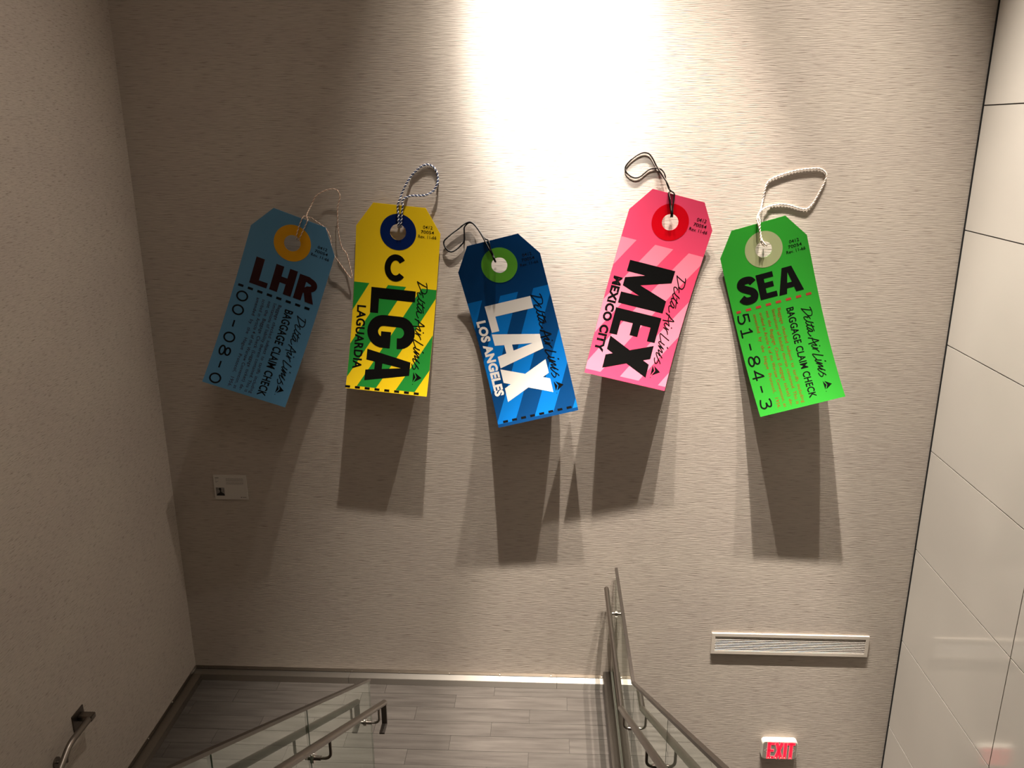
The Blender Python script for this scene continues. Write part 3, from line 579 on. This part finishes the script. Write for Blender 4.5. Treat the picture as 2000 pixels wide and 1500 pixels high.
for key in ('LHR', 'LGA', 'LAX', 'MEX', 'SEA'):
    f = surf(FIT[key]); hx, hy, hz = f(0, HV)
    root = empty('luggage_tag', (hx, 0, hz)); tag(root, LAB[key], 'luggage tag')
    ms = mat('tag_sheet_'+key.lower(), SHEET[key], 0.22, spec=0.4)
    # sheet: chamfered outline with a round hole
    bm = bmesh.new(); out = [(-T_/2, 0), (T_/2, 0), (W_/2, CV), (W_/2, LN), (-W_/2, LN), (-W_/2, CV)]
    ring = [(0.0585*math.cos(2*math.pi*i/40), HV+0.0585*math.sin(2*math.pi*i/40)) for i in range(40)]
    es = []
    for poly in (out, ring):
        vs = [bm.verts.new((x, y, 0)) for x, y in poly]; es += [bm.edges.new((vs[i], vs[(i+1) % len(vs)])) for i in range(len(vs))]
    bmesh.ops.triangle_fill(bm, edges=es, use_beauty=True)
    put(bm, f, 0.0, 'sheet', ms, root, thick=0.004)
    # reinforcement ring
    q = []; N = 48
    for i in range(N):
        a, b = 2*math.pi*i/N, 2*math.pi*(i+1)/N
        q.append([(0.0585*math.cos(a), HV+0.0585*math.sin(a)), (0.133*math.cos(a), HV+0.133*math.sin(a)), (0.133*math.cos(b), HV+0.133*math.sin(b)), (0.0585*math.cos(b), HV+0.0585*math.sin(b))])
    bm = bm_polys(q); bmesh.ops.remove_doubles(bm, verts=bm.verts, dist=1e-5)
    put(bm, f, 0.0006, 'hole_ring', ink('ring_'+key.lower(), RING[key], 0.5), root, thick=0.0004)
    # stripes
    if key in STR:
        v0 = {'LGA': 0.594, 'LAX': 0.423, 'MEX': 0.376}[key]; ve = {'LGA': 1.378, 'LAX': 1.378, 'MEX': 1.372}[key]; m_ = ink('stripe_'+key.lower(), STR[key]); hw = W_/2-0.0005
        sl = (1.326-0.594)/(0.315+0.082)    # dv per du, the stripes run down to the left
        for ul, ur in ((-0.46, -0.195), (-0.055, 0.082), (0.198, 0.345), (0.495, 0.640), (0.79, 0.93)):
            if key != 'LGA' and ul > 0.7: pass
            A = [(ul, v0), (ur, v0), (ur-(ve-v0)/sl, ve), (ul-(ve-v0)/sl, ve)]
            bm = bm_polys([A])
            for sx in (-1, 1):
                geom = bm.verts[:]+bm.edges[:]+bm.faces[:]
                bmesh.ops.bisect_plane(bm, geom=geom, dist=1e-6, plane_co=(sx*hw, 0, 0), plane_no=(sx, 0, 0), clear_outer=True)
            if bm.faces: put(bm, f, 0.0003, 'stripe', m_, root)
            else: bm.free()
    # perforation dashes
    dv = {'LHR': (0.622, -0.264, 0.231), 'SEA': (0.601, -0.267, 0.243), 'LGA': (1.388, -0.296, 0.229), 'LAX': (1.367, -0.248, 0.247)}.get(key)
    if dv:
        m_ = ink('dash_red', (0.23, 0.028, 0.02)) if key == 'SEA' else K
        for i in range(8):
            c = dv[1]+(dv[2]-dv[1])*i/7; wd = 0.019 if key != 'SEA' or i else 0.016
            put(bm_polys([[(c-wd, dv[0]-0.009), (c+wd, dv[0]-0.009), (c+wd, dv[0]+0.009), (c-wd, dv[0]+0.009)]]), f, 0.0006, 'perforation_dash', m_, root)
    # big letters: (char, start, length, baseline, height, stem, bar)
    rot = key in STR
    BIG = {'LHR': [('L', -0.214, 0.128, 0.582, 0.203, 0.062, 0.040), ('H', -0.066, 0.160, 0.580, 0.200, 0.058, 0.046), ('R', 0.112, 0.152, 0.580, 0.190, 0.058, 0.042)],
           'SEA': [('S', -0.240, 0.140, 0.560, 0.200, 0.056, 0.050), ('E', -0.094, 0.124, 0.556, 0.190, 0.052, 0.040), ('A', 0.040, 0.178, 0.560, 0.196, 0.056, 0.042)],
           'LGA': [('L', 0.620, 0.193, -0.178, 0.334, 0.083, 0.062), ('G', 0.822, 0.247, -0.184, 0.354, 0.082, 0.075), ('A', 1.089, 0.240, -0.176, 0.336, 0.082, 0.060)],
           'LAX': [('L', 0.475, 0.209, -0.190, 0.352, 0.094, 0.058), ('A', 0.696, 0.268, -0.194, 0.354, 0.090, 0.062), ('X', 0.971, 0.255, -0.198, 0.354, 0.092, 0.06)],
           'MEX': [('M', 0.524, 0.322, -0.200, 0.344, 0.084, 0.06), ('E', 0.882, 0.196, -0.204, 0.350, 0.086, 0.060), ('X', 1.094, 0.245, -0.190, 0.336, 0.088, 0.06)]}[key]
    mL = {'LHR': ink('print_maroon', (0.030, 0.008, 0.008)), 'LAX': ink('print_white', (0.64, 0.60, 0.55)), }.get(key, K)
    for ch, st, ln, bl, hh, ts, tb in BIG: put(glyph_bm(ch, ln, hh, ts, tb, st, bl, rot), f, 0.0006, 'code_letter', mL, root)
    if key == 'LGA': put(glyph_bm('C', 0.166, 0.201, 0.046, 0.044, -0.088, 0.561, False), f, 0.0006, 'class_letter', K, root)
    # airline script and emblem
    sv, sk, su, ku = {'SEA': (0.699, 1, 0.207, 1), 'LHR': (0.706, 1.03, 0.220, 1.0), 'LGA': (0.552, 1.255, 0.205, 1.10), 'LAX': (0.476, 1.235, 0.208, 1.10), 'MEX': (0.560, 1.26, 0.207, 1.10)}[key]
    # the script strokes hold a per-stroke path in the green tag's (u, v)
    Q = []
    for st in SCRIPT: Q += stroke(smooth2([((u-0.207)*ku+su, (v-0.675)*sk+sv-0.024*sk) for u, v in st], 4), 0.0062 if sk < 1.1 else 0.0072)
    bm = bm_polys(Q, 0.000002); put(bm, f, 0.0008, 'airline_script', K, root)
    eu, evv = {'SEA': (0.210, 1.306), 'LHR': (0.225, 1.303), 'LGA': (0.213, 1.289), 'LAX': (0.201, 1.209), 'MEX': (0.200, 1.296)}[key]; ek = 1.0 if sk < 1.1 else 1.18
    put(bm_polys([[((u-0.210)*ek+eu, (v-1.306)*ek+evv) for u, v in q] for q in EMB]), f, 0.0007, 'airline_emblem', K, root)
    # form number
    fx, fv, fd, fc = {'LHR': (0.213, 0.164, 0.033, 0.020), 'LGA': (0.215, 0.150, 0.035, 0.022), 'LAX': (0.215, 0.175, 0.035, 0.022), 'MEX': (0.213, 0.138, 0.038, 0.023), 'SEA': (0.216, 0.202, 0.036, 0.022)}[key]
    for i, (s, wd) in enumerate((('0412', 0.070), ('70054', 0.096), ('Rev. 11-66', 0.134))):
        put(text_bm(s, fx-wd/2, fv+i*fd, wd, fc, False, 0.008), f, 0.0006, 'form_number', K, root)
    if rot:
        s, st, ln, ub, cap, bold = {'LGA': ('LAGUARDIA', 0.766, 0.482, -0.274, 0.062, 0.032), 'LAX': ('LOS ANGELES', 0.578, 0.590, -0.280, 0.062, 0.05), 'MEX': ('MEXICO CITY', 0.662, 0.566, -0.278, 0.058, 0.05)}[key]
        put(text_bm(s, st, ub, ln, cap, True, bold, 1.06), f, 0.0006, 'city_name', mL if key == 'LAX' else K, root)
    else:
        for i, ch in enumerate('00-08-0' if key == 'LHR' else '51-84-3'):
            v_ = (0.656 if key == 'LHR' else 0.618)+i*(0.1085 if key == 'LHR' else 0.1095)
            put(glyph_bm(ch, 0.080, 0.086 if key == 'LHR' else 0.088, 0.0115, 0.0115, v_, -0.276 if key == 'LHR' else -0.288, True), f, 0.0006, 'claim_number', K, root)
        put(text_bm('BAGGAGE CLAIM CHECK', 0.682 if key == 'LHR' else 0.664, 0.086 if key == 'LHR' else 0.068, 0.690, 0.058 if key == 'LHR' else 0.050, True, 0.020, 1.05), f, 0.0006, 'claim_title', K, root)
        mt = ink('print_rust', (0.16, 0.035, 0.008)) if key == 'SEA' else ink('print_dark_brown', (0.035, 0.014, 0.016))
        for i, s in enumerate(SMALL):
            u0 = {'LHR': (0.030, -0.006, -0.047, -0.089, -0.131), 'SEA': (0.007, -0.035, -0.080, -0.126, -0.171)}[key][i]; v0 = (0.668 if key == 'LHR' else 0.646)
            v1 = 1.378 if key == 'LHR' else 1.372
            put(text_bm(s, v0, u0, v1-v0, 0.0235, True, 0.004, 1.08, 2.6 if i == 4 else (1.6 if i in (0, 2) else 1.15)), f, 0.0006, 'small_print', mt, root)['kind'] = 'stuff'
    # cord
    pts, strands, pitch = cords[key]
    V, F, mi = tube_strand(pts, strands, pitch); L0 = root.location
    me = mesh('cord', [(x-L0.x, y-L0.y, z-L0.z) for x, y, z in V], F, True, mi); o = link('cord', me, list(cordm[key]), root); o['label'] = CORDL[key]
    # wall pins behind the sheet
    for u, v in ((-0.15, 0.30), (0.15, 0.30)):
        x, y, z = f(u, v); y += 0.004
        t = MB().tube([(x-L0.x, -0.0005, z-L0.z), (x-L0.x, min(y, -0.003), z-L0.z)], 0.012, 10); t.build('mounting_pin', M_rail, root)
